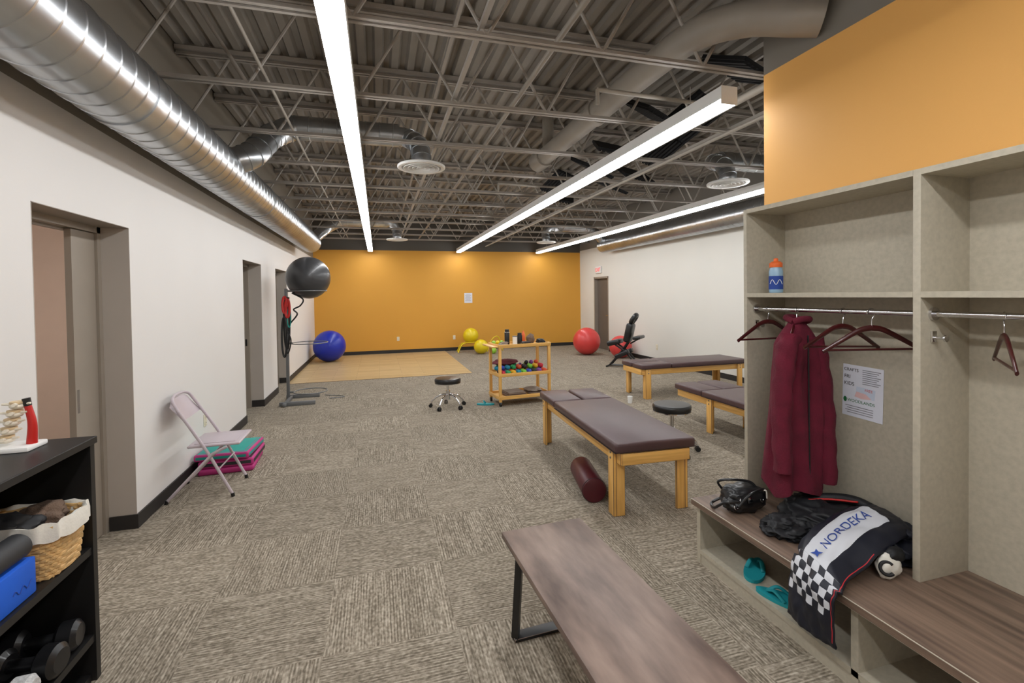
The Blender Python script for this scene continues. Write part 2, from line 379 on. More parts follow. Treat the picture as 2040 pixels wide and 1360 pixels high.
for y,yd in ((YD1,4.87),(YD2,11.4)):
    elbow(b,[(5.85,y,3.05),(5.7,y,3.2),(5.5,y,3.34),(5.3,y,3.38)],.12)
    duct(b,(5.32,y,3.38),(4.45,y,3.38),.12,seg=28)
    elbow(b,[(4.46,y,3.38),(4.32,y-.02,3.35),(4.22,yd+.1,3.22),(4.2,yd,3.06),(4.2,yd,3.0)],.10,n=4)
b.done('air_duct')
for x,y in ((.46,4.97),(4.2,4.87),(.46,11.4),(4.2,11.4)):
    b=B(); b.lathe([(.001,.034),(.195,.030),(.205,0),(.238,0),(.245,.006),(.245,.022),(.235,.030),(.14,.045),(.001,.05)],m_white,seg=48)
    for r in (.05,.095,.14,.185): b.lathe([(r-.03,.022),(r-.004,-.004),(r,-.004),(r,.0),(r-.024,.026),(r-.03,.022)],m_white,seg=48)
    b.lathe([(.001,-.002),(.022,0),(.022,.012),(.001,.014)],m_white,seg=24)
    b.done('ceiling_diffuser',loc=(x,y,2.95))
b=B(); b.tube(bez([(2.07,5.85,3.37),(2.07,4.6,3.37),(2.07,3.3,3.37),(2.10,2.72,3.36),(2.22,2.4,3.30),(2.38,2.2,3.22),(2.485,2.12,3.19)],8),.105,m_pipe,seg=28)
b.cyl((2.07,5.6,3.37),(2.07,5.9,3.37),.125,m_pipe,seg=28); b.cyl((2.07,4.1,3.37),(2.07,4.2,3.37),.12,m_pipe,seg=28)
b.cyl((2.07,5.5,3.4),(2.07,5.5,3.85),.07,m_pipe,seg=20)
b.done('storm_drain_pipe')
b=B()
for x,z,r,y0,y1 in ((2.75,3.12,.03,2.6,13.6),(3.1,3.07,.018,2.6,13.6),(1.15,3.26,.02,-2,13.6),(-.75,3.22,.012,-2,13.6)):
    b.cyl((x,y0,z),(x,y1,z),r,m_pipe,seg=14)
for y in (3.2,6.2,9.2): b.cyl((2.75,y,3.12),(1.6,y,3.14),.016,m_pipe,seg=12); b.cyl((1.6,y,3.14),(1.6,y,3.03),.014,m_pipe,seg=12)
b.done('sprinkler_pipe')
for x,y,z,rx,rz in ((2.75,4.3,3.5,.9,.3),(3.25,4.3,3.48,-.8,.4),(3.0,3.3,3.5,.8,.2),(2.9,5.35,3.45,.8,-.2),(3.5,5.35,3.48,-.7,.2),(3.1,6.4,3.5,.8,.4),(3.8,6.4,3.45,.9,.0),(3.0,7.4,3.48,-.8,.3),(3.9,7.4,3.5,.7,.3),(3.4,8.4,3.48,.8,-.3)):
    b=B(); b.box((0,0,0),(.5,.5,.03),m_ins)
    for k in range(9): b.box((-.22+k*.055,0,-.02),(.03,.5,.03),m_ins)
    o=b.done('acoustic_foam_panel',loc=(x,y,z),smooth=False); o.rotation_euler=(rx*.6,.2,rz)
def troffer(x,y0,y1):
    b=B(); w=.062
    b.bb((x-w,y0,2.905),(x+w,y1,2.99),m_white); b.bb((x-w+.004,y0+.01,2.875),(x+w-.004,y1-.01,2.905),m_light)
    b.bb((x-w-.002,y0-.006,2.872),(x+w+.002,y0,2.992),m_white); b.bb((x-w-.002,y1,2.872),(x+w+.002,y1+.006,2.992),m_white)
    y=y0+.4
    while y<y1: b.cyl((x,y,2.99),(x,y,3.16),.003,m_joist,seg=6); y+=2.4
    b.done('linear_ceiling_light',smooth=False)
troffer(-.18,-2.3,13.5); troffer(2.28,2.63,13.55); troffer(4.72,2.8,13.55); troffer(1.1,-2.3,1.45)  # last strip is out of view, added to brighten the near end
# ---------------------------------------------------------------- wall fittings
def outlet(loc,rz):
    b=B(); b.box((0,-.004,0),(.075,.008,.12),m_ivory,bev=.003)
    for z in (-.028,.028):
        b.cyl((0,-.008,z),(0,-.011,z),.018,m_ivory,seg=20)
        for xx in (-.006,.006): b.box((xx,-.0115,z+.003),(.002,.002,.009),m_black)
    b.done('power_outlet',loc=loc,rz=rz)
outlet((XL,5.3,.42),math.pi/2); outlet((2.14,YB,.39),0); outlet((.53,YB,.41),0); outlet((XR,9.5,.36),-math.pi/2); outlet((-3.9,5.6,.42),math.pi/2)
b=B(); b.box((0,0,0),(.24,.003,.30),m_paper)
for k in range(9): b.box((-.01 if k%2 else 0,-.002,.11-k*.025),(.17 if k%3 else .12,.001,.007),m_txtl)
b.done('wall_notice',loc=(2.58,YB-.003,1.55),smooth=False)
b=B(); b.box((0,0,0),(.34,.045,.2),m_white,bev=.006); b.text('EXIT',.15,m_exit,Matrix.Translation((0,-.024,0))@Matrix.Rotation(math.pi/2,4,'X'),ext=.002)
b.done('exit_sign',loc=(XR-.024,12.4,2.31),rz=-math.pi/2)
# ---------------------------------------------------------------- lockers
FX,BX,ZS,ZT=2.17,2.475,.385,2.12
b=B()
pan=[(2.36,2.385),(1.405,1.435),(.42,.45)]
for a,c in pan: b.bb((FX,a,ZS),(BX,c,ZT),m_lam,bev=.0015)
b.bb((BX-.012,.45,ZS),(BX,2.36,ZT),m_lam)
for a,c in ((.45,1.405),(1.435,2.36)):
    b.bb((FX,a,ZT-.025),(BX-.012,c,ZT),m_lam); b.bb((FX,a,1.585),(BX-.012,c,1.61),m_lam)
X0=1.82
b.bb((X0-.035,.42,ZS-.035),(BX,2.395,ZS),m_wal,bev=.003)
for a,c in ((2.355,2.385),(1.40,1.43),(.42,.45)): b.bb((X0,a,0),(BX,c,ZS-.035),m_lam)
b.bb((X0+.005,.45,.0),(X0+.02,2.355,.06),m_lam); b.bb((X0,.45,.06),(BX,2.355,.085),m_lam); b.bb((BX-.012,.45,.085),(BX,2.355,ZS-.035),m_lam)
for a,c in ((.45,1.405),(1.435,2.36)):
    b.cyl((2.24,a,1.515),(2.24,c,1.515),.0125,m_chrome,seg=20)
    for yy,sg in ((a,1),(c,-1)): b.cyl((2.24,yy,1.515),(2.24,yy+sg*.012,1.515),.027,m_chrome,seg=24)
    b.box((2.24,c-.004,1.42),(.03,.008,.05),m_chrome,bev=.002); b.cyl((2.24,c-.005,1.415),(2.24,c-.045,1.415),.006,m_chrome); b.cyl((2.24,c-.045,1.415),(2.24,c-.052,1.415),.014,m_chrome)
b.done('cubby_locker')
b=B(); fm=Matrix.Translation((BX-.0145,1.87,1.075))@Matrix.Rotation(-math.pi/2,4,'Z')@Matrix.Rotation(math.radians(1.5),4,'Y')
b.prism([(-.108,-.14),(.108,-.14),(.108,.14),(-.108,.14)],m_paper,fm@Matrix.Rotation(math.pi/2,4,'X'),.001)
tm=fm@Matrix.Translation((0,-.0022,0))@Matrix.Rotation(math.pi/2,4,'X')
def T(s,x,z,sz,m,al='LEFT'): b.text(s,sz,m,tm@Matrix.Translation((x,z,0)),ext=.0002,align=al)
b.prism([(-.035,-.025),(.065,-.03),(.07,.024),(-.03,.028)],M('ink_pale_blue',(204,214,230),.8),tm,.0001)
b.prism([(-.03,-.0),(.02,-.005),(.05,-.028),(.0,-.035),(-.04,-.028)],M('ink_pale_red',(230,192,192),.8),tm,.0002)
T('CRAFTS',-.102,.112,.023,m_txt); T('FRI',-.1,.074,.027,m_txt); T('KIDS',-.1,.036,.027,m_txt)
for k in range(8): b.prism([(0.0,.118-k*.0105),(.095-(k%3)*.01,.118-k*.0105),(.095-(k%3)*.01,.1215-k*.0105),(0.0,.1215-k*.0105)],m_txtl,tm,.0003)
T('FREE',.035,.014,.02,m_txtr,'CENTER')
b.prism([(-.092+.010*math.cos(t*.4),-.052+.014*math.sin(t*.4)) for t in range(16)],m_txtg,tm,.0003)
T('WOODLANDS',-.08,-.054,.0225,m_txtg)
for k in range(4): b.prism([(-.09+(k%2)*.01,-.085-k*.012),(.06,-.085-k*.012),(.06,-.0815-k*.012),(-.09+(k%2)*.01,-.0815-k*.012)],m_txtl,tm,.0003)
b.done('flyer',smooth=False)
def hanger(b,c,rz,tilt=0,w=.215):
    mt=Matrix.Translation(c)@Matrix.Rotation(rz,4,'Z')@Matrix.Rotation(tilt,4,'Y')
    hk=[(.018*math.cos(math.radians(a)),0,.018*math.sin(math.radians(a))-.002) for a in range(200,-60,-20)]+[(.002,0,-.035),(0,0,-.075)]
    b.tube([mt@Vector(p) for p in hk],.0022,m_chrome,seg=8)
    for sg in (-1,1):
        pts=bez([(0,0,-.075),(sg*.05,0,-.085),(sg*.12,0,-.125),(sg*w,.0,-.185)],6)
        b.tube([mt@p for p in pts],lambda t:.014-.004*t,m_cherry,seg=10,flat=(1,.55))
    b.cyl(mt@Vector((-w*.93,0,-.178)),mt@Vector((w*.93,0,-.178)),.0055,m_cherry,seg=10)
for (y,rz,t) in ((2.27,-.02,.0),(1.80,-.12,.03),(1.66,-.42,-.02)):
    b=B(); hanger(b,(2.24,y,1.515),rz,t); b.done('coat_hanger')
b=B(); hanger(b,(2.24,1.17,1.515),.62,0); b.done('coat_hanger')
# maroon jacket on hanger
b=B(); JY=2.07; hanger(b,(2.24,JY,1.515),.55,w=.14)
rings=[]; nz=34
for k in range(nz+1):
    t=k/nz; z=1.46-t*.92
    if t<.02: w,d=.035,.035
    elif t<.14:
        q=(t-.02)/.12; w=.04+.08*q**.7; d=.04+.05*q
    else:
        q=(t-.14)/.86; w=.12+.04*q; d=.09+.025*q
    cx=2.23-.025*t; ring=[]
    for j in range(64):
        a=2*math.pi*j/64
        fold=1+(.20*math.sin(a*5+2*t)+.12*math.sin(a*9+1-3*t))*min(1,t*3)*.8
        x=cx+w*math.copysign(abs(math.cos(a))**.8,math.cos(a))*(1+.06*math.sin(a*6+t*5)*min(1,t*3)); yy=JY-.01+d*math.sin(a)*fold+.012*noise.noise(Vector((x*9,z*5,1)))
        zz=z+((.03*math.sin(a*3+1)+.02*math.sin(a)) if k==nz else 0)
        ring.append((x,yy,zz))
    rings.append(ring)
b.loft(rings,m_maroon)
def sleeve(pts,r0,r1,seed):
    P=bez(pts,8); rr=[]
    n=len(P)
    for k,p in enumerate(P):
        t=k/(n-1); r=r0+(r1-r0)*t; ring=[]
        tan=(P[min(k+1,n-1)]-P[max(k-1,0)]).normalized(); u=tan.cross(Vector((0,1,0))).normalized(); v=tan.cross(u)
        for j in range(28):
            a=2*math.pi*j/28; q=r*(1+.2*noise.noise(Vector((math.cos(a)*1.5,math.sin(a)*1.5,t*9+seed)))+.07*math.sin(t*34+a))
            ring.append(p+u*math.cos(a)*q*.9+v*math.sin(a)*q)
        rr.append(ring)
    b.loft(rr,m_maroon)
sleeve([(2.15,JY-.04,1.37),(2.08,JY-.07,1.22),(2.05,JY-.08,.95),(2.05,JY-.09,.66)],.055,.046,1)
sleeve([(2.30,JY-.05,1.36),(2.31,JY-.09,1.17),(2.32,JY-.11,.87),(2.32,JY-.12,.58)],.05,.044,5)
b.tube(bez([(2.19,JY-.03,1.45),(2.21,JY-.06,1.465),(2.26,JY-.06,1.465),(2.28,JY-.01,1.45),(2.26,JY+.04,1.47),(2.21,JY+.04,1.47),(2.19,JY-.03,1.45)],6),.018,m_maroon,seg=10)
b.cyl((2.22,JY-.09,1.38),(2.19,JY-.125,.60),.004,m_black,seg=8)
b.done('maroon_jacket',ang=80)
# purse
b=B(); z=0
b.blob((.05,.04,z+.066),(.125,.09,.072),m_blackv,amp=.22,fr=2.4,zmin=z+.001,seed=3,pw=.8)
b.blob((-.03,.02,z+.05),(.06,.055,.045),m_blackv,amp=.25,fr=3,zmin=z+.001,seed=6)
b.tube(bez([(-.03,.11,z+.09),(-.06,.11,z+.14),(-.02,.06,z+.165),(.09,.02,z+.15),(.12,-.01,z+.08)],8),.007,m_blackv,seg=8)
b.tube(bez([(-.03,-.03,z+.08),(-.11,0,z+.07),(-.125,.06,z+.02),(-.09,.13,z+.012),(-.03,.12,z+.04)],8),.008,m_blackv,seg=8)
b.tube(bez([(-.06,-.05,z+.06),(0,-.07,z+.13),(.1,-.06,z+.14),(.14,-.03,z+.07)],8),.007,m_blackv,seg=8)
for p in ((-.03,-.04,z+.085),(-.06,-.03,z+.05),(.1,-.045,z+.08)): b.ring(p,.013,.0025,m_chrome,n=16,rot=(1.2,0,.3))
b.box((.01,-.056,z+.09),(.03,.006,.03),m_chrome,rot=(-.3,0,.1),bev=.002)
b.tube(bez([(.07,-.03,z+.12),(.1,-.07,z+.14),(.12,-.06,z+.09)],6),.004,m_cloth,seg=6)
b.done('black_handbag',loc=(1.93,2.15,ZS))
# racing jacket heap
b=B(); z=ZS
b.blob((2.24,1.86,z+.045),(.18,.22,.075),m_nylonb,amp=.5,fr=1.9,sub=5,zmin=z+.001,seed=2,ridge=True)
b.blob((2.29,1.66,z+.055),(.14,.17,.09),m_navy,amp=.5,fr=1.8,sub=5,zmin=z+.001,seed=9,ridge=True)
b.blob((2.01,1.90,z+.025),(.13,.1,.045),m_nylonb,amp=.5,fr=2.0,sub=5,zmin=z+.001,seed=5,ridge=True)
b.tube(bez([(2.2,2.0,z+.09),(2.3,1.94,z+.12),(2.36,1.83,z+.14),(2.38,1.7,z+.12)],8),.026,m_nylonb,seg=12)
b.tube(bez([(2.16,1.98,z+.11),(2.26,1.9,z+.135),(2.34,1.8,z+.15)],8),.005,m_redp,seg=8)
heap=b.done('racing_jacket',ang=180)
PATH=bez([(2.36,1.66,z+.155),(2.22,1.65,z+.17),(2.07,1.64,z+.14),(1.92,1.62,z+.092),(1.80,1.58,z+.055),(1.752,1.565,z-.02),(1.742,1.56,z-.11),(1.745,1.56,z-.22)],10)
def drape(u,v,off=0):
    s=v*(len(PATH)-1); i=min(int(s),len(PATH)-2); f=s-i; p=PATH[i].lerp(PATH[i+1],f)
    wd=Vector((.30,1,0)).normalized() if v<.6 else Vector((.30*(1-v)/.4,1,0)).normalized()
    w=.28+.05*math.sin(v*5); q=p+wd*(u-.5)*w
    e=abs(u-.5)*2
    t=(PATH[i+1]-PATH[i]).normalized(); n=t.cross(wd)
    if n.z<-.05: n=-n
    if v>.62 and n.x>0: n=-n
    wr=.014*noise.noise(Vector((u*4,v*9,3)))+.008*noise.noise(Vector((u*9,v*16,8)))
    return q+n*(wr-.05*e**3*(1 if v<.62 else .35)+off)
m,nt,bs=newmat('racing_nylon_print'); bs.inputs['Roughness'].default_value=.5
uvn=N(nt,'ShaderNodeUVMap'); sp=N(nt,'ShaderNodeSeparateXYZ'); nt.links.new(uvn.outputs[0],sp.inputs[0]); U,V=sp.outputs[0],sp.outputs[1]
inb=lambda a,lo,hi: mathn(nt,'MULTIPLY',mathn(nt,'GREATER_THAN',a,lo),mathn(nt,'LESS_THAN',a,hi))
chk=mathn(nt,'MODULO',mathn(nt,'ADD',mathn(nt,'FLOOR',mathn(nt,'MULTIPLY',U,8)),mathn(nt,'FLOOR',mathn(nt,'MULTIPLY',V,18))),2)
white=mathn(nt,'MULTIPLY',inb(U,.25,.75),inb(V,.1,.555))
chm=mathn(nt,'MULTIPLY',mathn(nt,'MULTIPLY',inb(U,.05,.95),inb(V,.555,.83)),chk)
redm=mathn(nt,'MULTIPLY',inb(U,.025,.034),inb(V,.3,.97))
c=mixc(nt,mathn(nt,'MAXIMUM',white,chm),lin((20,23,36)),lin((205,207,213))); c=mixc(nt,redm,c,lin((190,40,50)))
nt.links.new(c,bs.inputs['Base Color']); m_race=m
b=B(); bm=b.bm; uvl=bm.loops.layers.uv.new('UVMap'); i=b.mi(m_race); nu,nv=30,80
g=[[bm.verts.new(drape(a/nu,c/nv)) for a in range(nu+1)] for c in range(nv+1)]
for c in range(nv):
    for a in range(nu):
        f=bm.faces.new((g[c][a],g[c][a+1],g[c+1][a+1],g[c+1][a]))
        for l,(x,y) in zip(f.loops,((a,c),(a+1,c),(a+1,c+1),(a,c+1))): l[uvl].uv=(x/nu,y/nv)
o=b.done('printed_panel',parent=heap,norm=False,ang=180); md=o.modifiers.new('s','SOLIDIFY'); md.thickness=.012; md.offset=0
b=B()
b.text('NORDEKA',1,m_txtb,None,ext=0,fn=lambda co:drape(.5+co.y*.22,.305-co.x*.064,.010))
b.prism([(math.cos(k*.7854)*(.024 if k%2 else .010),math.sin(k*.7854)*(.024 if k%2 else .010)) for k in range(8)],m_txtb,Matrix.Translation(drape(.5,.52,.011))@Matrix.Rotation(-.4,4,'Y'),.001)
b.done('lettering',parent=heap,smooth=False,norm=False)
b=B(); b.blob((2.09,1.475,z+.05),(.06,.035,.055),m_cloth,amp=.2,fr=2,zmin=z+.001,seed=4); b.ring((2.05,1.452,z+.055),.025,.007,m_nylonb,n=20,rot=(1.2,0,-.6),a0=40,a1=320); b.blob((2.12,1.475,z+.09),(.05,.03,.035),m_nylonb,amp=.2,fr=2,seed=4)
b.done('winter_hat')
for (x,y,r) in ((1.90,1.84,.5),(1.96,2.08,-.9)):
    b=B(); out=[(.05*math.sin(t)*(1-.25*math.cos(t)) ,.125*math.cos(t)) for t in [k*math.pi/16 for k in range(32)]]
    b.prism(out,m_tealf,Matrix.Identity(4),.018)
    b.tube(bez([(-.042,-.02,.018),(-.025,.03,.045),(0,.07,.022)],8),.007,m_tealf,flat=(1,1.6)); b.tube(bez([(.042,-.02,.018),(.025,.03,.045),(0,.07,.022)],8),.007,m_tealf,flat=(1,1.6))
    b.done('flip_flop',loc=(x,y,.086),rz=r)
b=B(); b.lathe([(.001,0),(.034,0),(.037,.006),(.037,.05),(.034,.06),(.037,.07),(.037,.125),(.031,.145),(.031,.15)],m_bottle)
b.lathe([(.0335,.02),(.0378,.02),(.0378,.098),(.0335,.098)],m_txtb); b.lathe([(.034,.148),(.035,.15),(.035,.172),(.024,.182),(.012,.185),(.012,.2),(.001,.203)],m_orange)
b.tube([(.038*math.cos(a),.038*math.sin(a),.062+.014*math.sin(a*6)) for a in [3.0+k*.1 for k in range(20)]],.0018,m_white,seg=6)
b.done('water_bottle',loc=(2.25,2.22,1.611))
# ---------------------------------------------------------------- foreground bench
b=B(); L,W=1.35,.43
b.box((0,0,.435),(W,L,.03),m_bwood,bev=.004)
for yy in (L/2-.13,-L/2+.13):
    b.box((0,yy,.412),(W-.06,.06,.012),m_black); b.box((0,yy,.008),(W-.02,.06,.016),m_black,bev=.002)
    for sg in (-1,1): b.tube([(sg*(W/2-.05),yy,.41),(sg*(W/2-.022),yy,.01)],.021,m_black,seg=4,flat=(1,1.6))
b.done('wooden_bench',loc=(.81,1.56,0),rz=math.radians(2.6))
# ---------------------------------------------------------------- treatment tables
def table(loc,rz,H,L=1.93,W=.64,head=.52,split=True,legs=None):
    b=B(); t=.075
    y0=-L/2; y1=L/2-head
    b.box((0,(y0+y1)/2,H-t/2),(W,y1-y0-.008,t),m_vinyl,bev=.022,seg=3)
    b.box((0,(y0+y1)/2,H-t+.008),(W+.003,y1-y0-.02,.006),m_seam)
    if split:
        for sg in (-1,1): b.box((sg*(W/4+.006),L/2-head/2,H-t/2+.002),(W/2-.018,head-.006,t),m_vinyl,bev=.022,seg=3)
    else: b.box((0,L/2-head/2,H-t/2),(W,head-.006,t),m_vinyl,bev=.022,seg=3)
    a=.085; za=H-t-a/2; ly0,ly1=legs or (-L/2+.13,L/2-.12)
    for sg in (-1,1): b.box((sg*(W/2-.055),0,za),(.022,L-.04,a),m_pine['y'],bev=.002)
    for yy in (-L/2+.02,L/2-.02,0): b.box((0,yy,za),(W-.1,.022,a),m_pine['x'],bev=.002)
    for sg in (-1,1):
        for yy in (ly0,ly1):
            b.box((sg*(W/2-.030),yy,(H-t)/2),(.024,.09,H-t),m_pine['z'],bev=.003)
            b.box((sg*(W/2-.075),yy-(.033 if yy<0 else -.033),(H-t-.0)/2),(.07,.024,H-t),m_pine['z'],bev=.003)
            for dz in (.02,.06): b.cyl((sg*(W/2-.018),yy,H-t-dz),(sg*(W/2-.014),yy,H-t-dz),.008,m_grey,seg=10)
    return b.done('treatment_table',loc=loc,rz=rz)
table((1.96,3.90,0),math.radians(-3),.555)
table((4.78,6.56,0),math.radians(90),.53)
table((3.93,4.2,0),math.radians(0),.47,legs=(-.83,.33))
b=B(); b.lathe([(.001,0),(.075,0),(.09,.004),(.095,.015),(.095,.5),(.09,.511),(.075,.515),(.001,.515)],m_bolster,seg=40); b.ring((0,0,.015),.0945,.003,m_seam,n=40)
o=b.done('bolster'); o.location=(1.58,3.28,.097); o.rotation_euler=Vector((.11,.5,0)).to_track_quat('Z','Y').to_euler()
def stool(loc,H,rz):
    b=B(); b.lathe([(.001,H-.075),(.17,H-.075),(.185,H-.065),(.19,H-.045),(.19,H-.02),(.178,H-.004),(.15,H),(.001,H)],m_blackv,seg=48)
    b.lathe([(.18,H-.078),(.188,H-.078),(.188,H-.068),(.18,H-.068)],m_chrome,seg=48)
    b.cyl((0,0,H-.085),(0,0,H-.075),.08,m_chrome); b.cyl((0,0,.13),(0,0,H-.08),.02,m_chrome); b.cyl((0,0,.12),(0,0,.25),.032,m_chrome)
    for k in range(5):
        a=2*math.pi*k/5+rz; ca,sa=math.cos(a),math.sin(a)
        b.tube([Vector((ca*r,sa*r,z)) for r,z in ((.02,.19),(.09,.185),(.17,.15),(.23,.10),(.245,.075))],.014,m_chrome,seg=10)
        b.cyl((ca*.245,sa*.245,.05),(ca*.245,sa*.245,.09),.012,m_chrome,seg=10)
        px,py=-sa,ca
        for s in (-1,1): b.cyl((ca*.255+px*s*.006,sa*.255+py*s*.006,.026),(ca*.255+px*s*.022,sa*.255+py*s*.022,.026),.026,m_black,seg=18)
        b.box((ca*.25,sa*.25,.05),(.03,.03,.02),m_black,rot=(0,0,a),bev=.004)
    b.done('rolling_stool',loc=loc)
stool((.95,6.78,0),.43,.3); stool((2.86,4.13,0),.49,.9)
# ---------------------------------------------------------------- cart
b=B(); W,D,H=.84,.46,.90
for sx in (-1,1):
    for sy in (-1,1):
        b.box((sx*(W/2-.025),sy*(D/2-.025),.065+(H-.065)/2),(.04,.04,H-.065),m_pine['z'],bev=.003)
        b.cyl((sx*(W/2-.025)-.012,sy*(D/2-.025),.03),(sx*(W/2-.025)+.012,sy*(D/2-.025),.03),.03,m_black,seg=18); b.box((sx*(W/2-.025),sy*(D/2-.025),.055),(.035,.03,.02),m_grey)
for z in (.11,.44,.86):
    b.box((0,0,z),(W-.02,D-.02,.016),m_pine['x'])
    for sy in (-1,1): b.box((0,sy*(D/2-.006),z+.015),(W,.016,.05),m_pine['x'],bev=.002)
    for sx in (-1,1): b.box((sx*(W/2-.006),0,z+.015),(.016,D,.05),m_pine['y'],bev=.002)
b.box((-W/2-.05,0,H-.03),(.09,D,.02),m_pine['y'],bev=.004)
CL=(2.05,6.80,0); CR=math.radians(6)
cart=b.done('wooden_cart',loc=CL,rz=CR)
cartM=Matrix.Translation(CL)@Matrix.Rotation(CR,4,'Z')
b=B(); random.seed(2); cols=[(196,40,60),(30,60,170),(40,150,90),(30,30,32),(225,170,30),(120,60,140),(20,130,160),(210,80,40),(120,190,60)]
cm=[M('neoprene_%d'%k,c,.5,var=.05) for k,c in enumerate(cols)]
for row in range(3):
    for k in range(9):
        x=-.34+k*.083; y=-.17+row*.12; z=.449+.034+(.03 if row==2 else 0); m=cm[(k*2+row*3)%9]
        b.cyl((x,y-.02,z),(x,y+.02,z),.014,m,seg=12)
        for s in (-1,1): b.sph((x,y+s*.032,z),.034,m,sc=(1,.8,1),seg=14)
for k in range(8):
    x=-.32+k*.09; m=cm[(k*5+1)%9]
    for s in (-1,1): b.sph((x,-.08+s*.03,.545),.034,m,sc=(1,.8,1),seg=14)
    b.cyl((x,-.1,.545),(x,-.06,.545),.013,m,seg=10)
for k in range(7): b.sph((-.3+k*.09,.13,.54+.01*(k%2)),.03,cm[(k*3+2)%9],seg=14)
b.blob((-.2,.10,.60),(.2,.09,.05),M('striped_towel',(120,60,70),.9,var=.3),amp=.3,fr=2,seed=3)
for k in range(3): b.sph((.12+k*.08,.02,.585),.034,cm[(k*2+3)%9],seg=14)
o=b.done('hand_weights'); o.matrix_world=cartM
b=B()
for k,(x,m,w) in enumerate(((-.12,m_towel,.3),(-.12,m_towel2,.28),(.22,m_towel,.24))):
    b.box((x,-.04,.119+.014+(k%2)*.03+.004),(w,.3,.03),m,bev=.012,seg=3)
b.blob((.2,-.02,.178),(.13,.14,.035),m_towel2,amp=.3,fr=2,zmin=.15,seed=8)
o=b.done('folded_towels'); o.matrix_world=cartM
zt=.869
def put(b,name): o=b.done(name); o.matrix_world=cartM
b=B(); b.lathe([(.001,zt),(.038,zt),(.038,zt+.18),(.032,zt+.19),(.032,zt+.225),(.001,zt+.23)],m_black,c=(-.16,.10,0)); b.ring((-.16,.10,zt+.185),.0385,.003,m_chrome,n=24); put(b,'travel_mug')
b=B(); b.lathe([(.001,zt),(.04,zt),(.04,zt+.12),(.032,zt+.14),(.032,zt+.165),(.001,zt+.17)],m_black,c=(.04,.08,0)); put(b,'travel_mug')
b=B(); b.lathe([(.001,zt),(.03,zt),(.03,zt+.13),(.02,zt+.15),(.01,zt+.19),(.001,zt+.19)],m_orange,c=(.14,.17,0)); put(b,'spray_bottle')
b=B(); b.lathe([(.001,zt),(.035,zt),(.036,zt+.12),(.001,zt+.12)],m_white,c=(-.08,-.02,0)); b.lathe([(.001,zt+.1201),(.038,zt+.1201),(.038,zt+.132),(.001,zt+.133)],m_grey,c=(-.08,-.02,0)); put(b,'lotion_jar')
b=B(); b.box((-.30,-.1,zt+.02),(.12,.09,.04),m_towel2,bev=.01); b.box((-.28,-.1,zt+.05),(.1,.08,.02),m_towel,bev=.008); put(b,'wash_cloth_stack')
b=B(); b.box((.06,-.10,zt+.025),(.14,.10,.05),m_black,bev=.015); put(b,'eyeglass_case')
b=B(); b.blob((.20,.03,zt+.07),(.06,.07,.08),m_towel,amp=.3,fr=2,zmin=zt,seed=2); put(b,'fleece_bundle')
b=B(); b.blob((.33,-.05,zt+.035),(.06,.11,.04),m_nylonb,amp=.4,fr=2,zmin=zt+.001,seed=12); put(b,'folded_garment')
b=B()
for k in range(3): b.sph((-.36+.065*k,.15,zt+.03),.03,(m_green,m_yel,m_green)[k],seg=18)
put(b,'massage_balls')
b=B(); b.prism([(.05*math.sin(t),.13*math.cos(t)) for t in [k*math.pi/16 for k in range(32)]],m_tealf,Matrix.Identity(4),.02); b.tube(bez([(-.04,0,.02),(0,.03,.06),(.04,0,.02)],8),.008,m_tealf); b.done('flip_flop',loc=(1.50,6.75,0),rz=1.2)
b=B(); b.lathe([(.001,0),(.03,0),(.038,.1),(.036,.1),(.028,.01),(.001,.01)],m_white); b.done('paper_cup',loc=(3.55,6.15,0))
# ---------------------------------------------------------------- balls
def eball(c,r,m):
    b=B(); prof=[]; n=64
    for k in range(n+1):
        a=-math.pi/2+math.pi*k/n; rr=r*(1+.003*(1 if k%4==0 else 0)*(abs(a)<1.1)); prof.append((max(rr*math.cos(a),.0002),rr*math.sin(a)))
    b.lathe(prof,m,seg=56); b.cyl((0,0,r-.002),(0,0,r+.004),.018,m)
    o=b.done('exercise_ball',loc=c,ang=60); o.rotation_euler=(.9,.3,.5); return o
eball((-1.20,12.6,.39+.006),.39,m_blue); eball((5.33,11.45,.36),.36,m_red); eball((5.84,10.55,.28),.28,m_red)
eball((2.53,13.2,.47),.22,m_yel); eball((2.72,12.7,.20),.20,m_yel)
b=B()
for a in (30,150,200,330):
    ar=math.radians(a); b.tube(bez([(.17*math.cos(ar),.17*math.sin(ar),.27),(.30*math.cos(ar),.30*math.sin(ar),.22),(.42*math.cos(ar),.42*math.sin(ar),.014)],8),.018,m_yel,seg=10)
b.ring((0,0,.29),.17,.016,m_yel); b.done('ball_stand',loc=(2.53,13.2,0))
b=B(); b.tube(bez([(0,0,.016),(.15,.05,.35),(.35,.1,.42),(.5,.15,.016)],10),.014,m_yel); b.done('exercise_tube',loc=(2.95,12.95,0))
b=B(); b.sph((0,0,.085),.085,m_green); b.done('small_exercise_ball',loc=(3.05,12.6,0))
b=B(); cx,cy=-1.40,8.12
b.box((cx,cy,.9),(.045,.045,1.74),m_grey,bev=.004); b.box((cx+.03,cy-.2,.03),(.05,.7,.04),m_grey,bev=.006); b.box((cx+.2,cy-.45,.03),(.5,.05,.06),m_grey,bev=.006); b.box((cx+.2,cy+.12,.03),(.5,.05,.06),m_grey,bev=.006)
for z,R in ((1.73,.27),(.90,.27),(.12,.25)):
    b.ring((cx+.33,cy,z),R,.008,m_grey,n=48); b.box((cx+.04,cy,z),(.08,.03,.03),m_grey)
b.box((cx,cy-.03,1.62),(.10,.03,.03),m_black)
for z in (1.62,1.45,1.3): b.cyl((cx,cy,z),(cx+.03,cy-.12,z+.02),.006,m_black,seg=8)
b.done('ball_rack')
eball((cx+.33,cy,1.73+.212),.334,m_dgrey)
b=B()
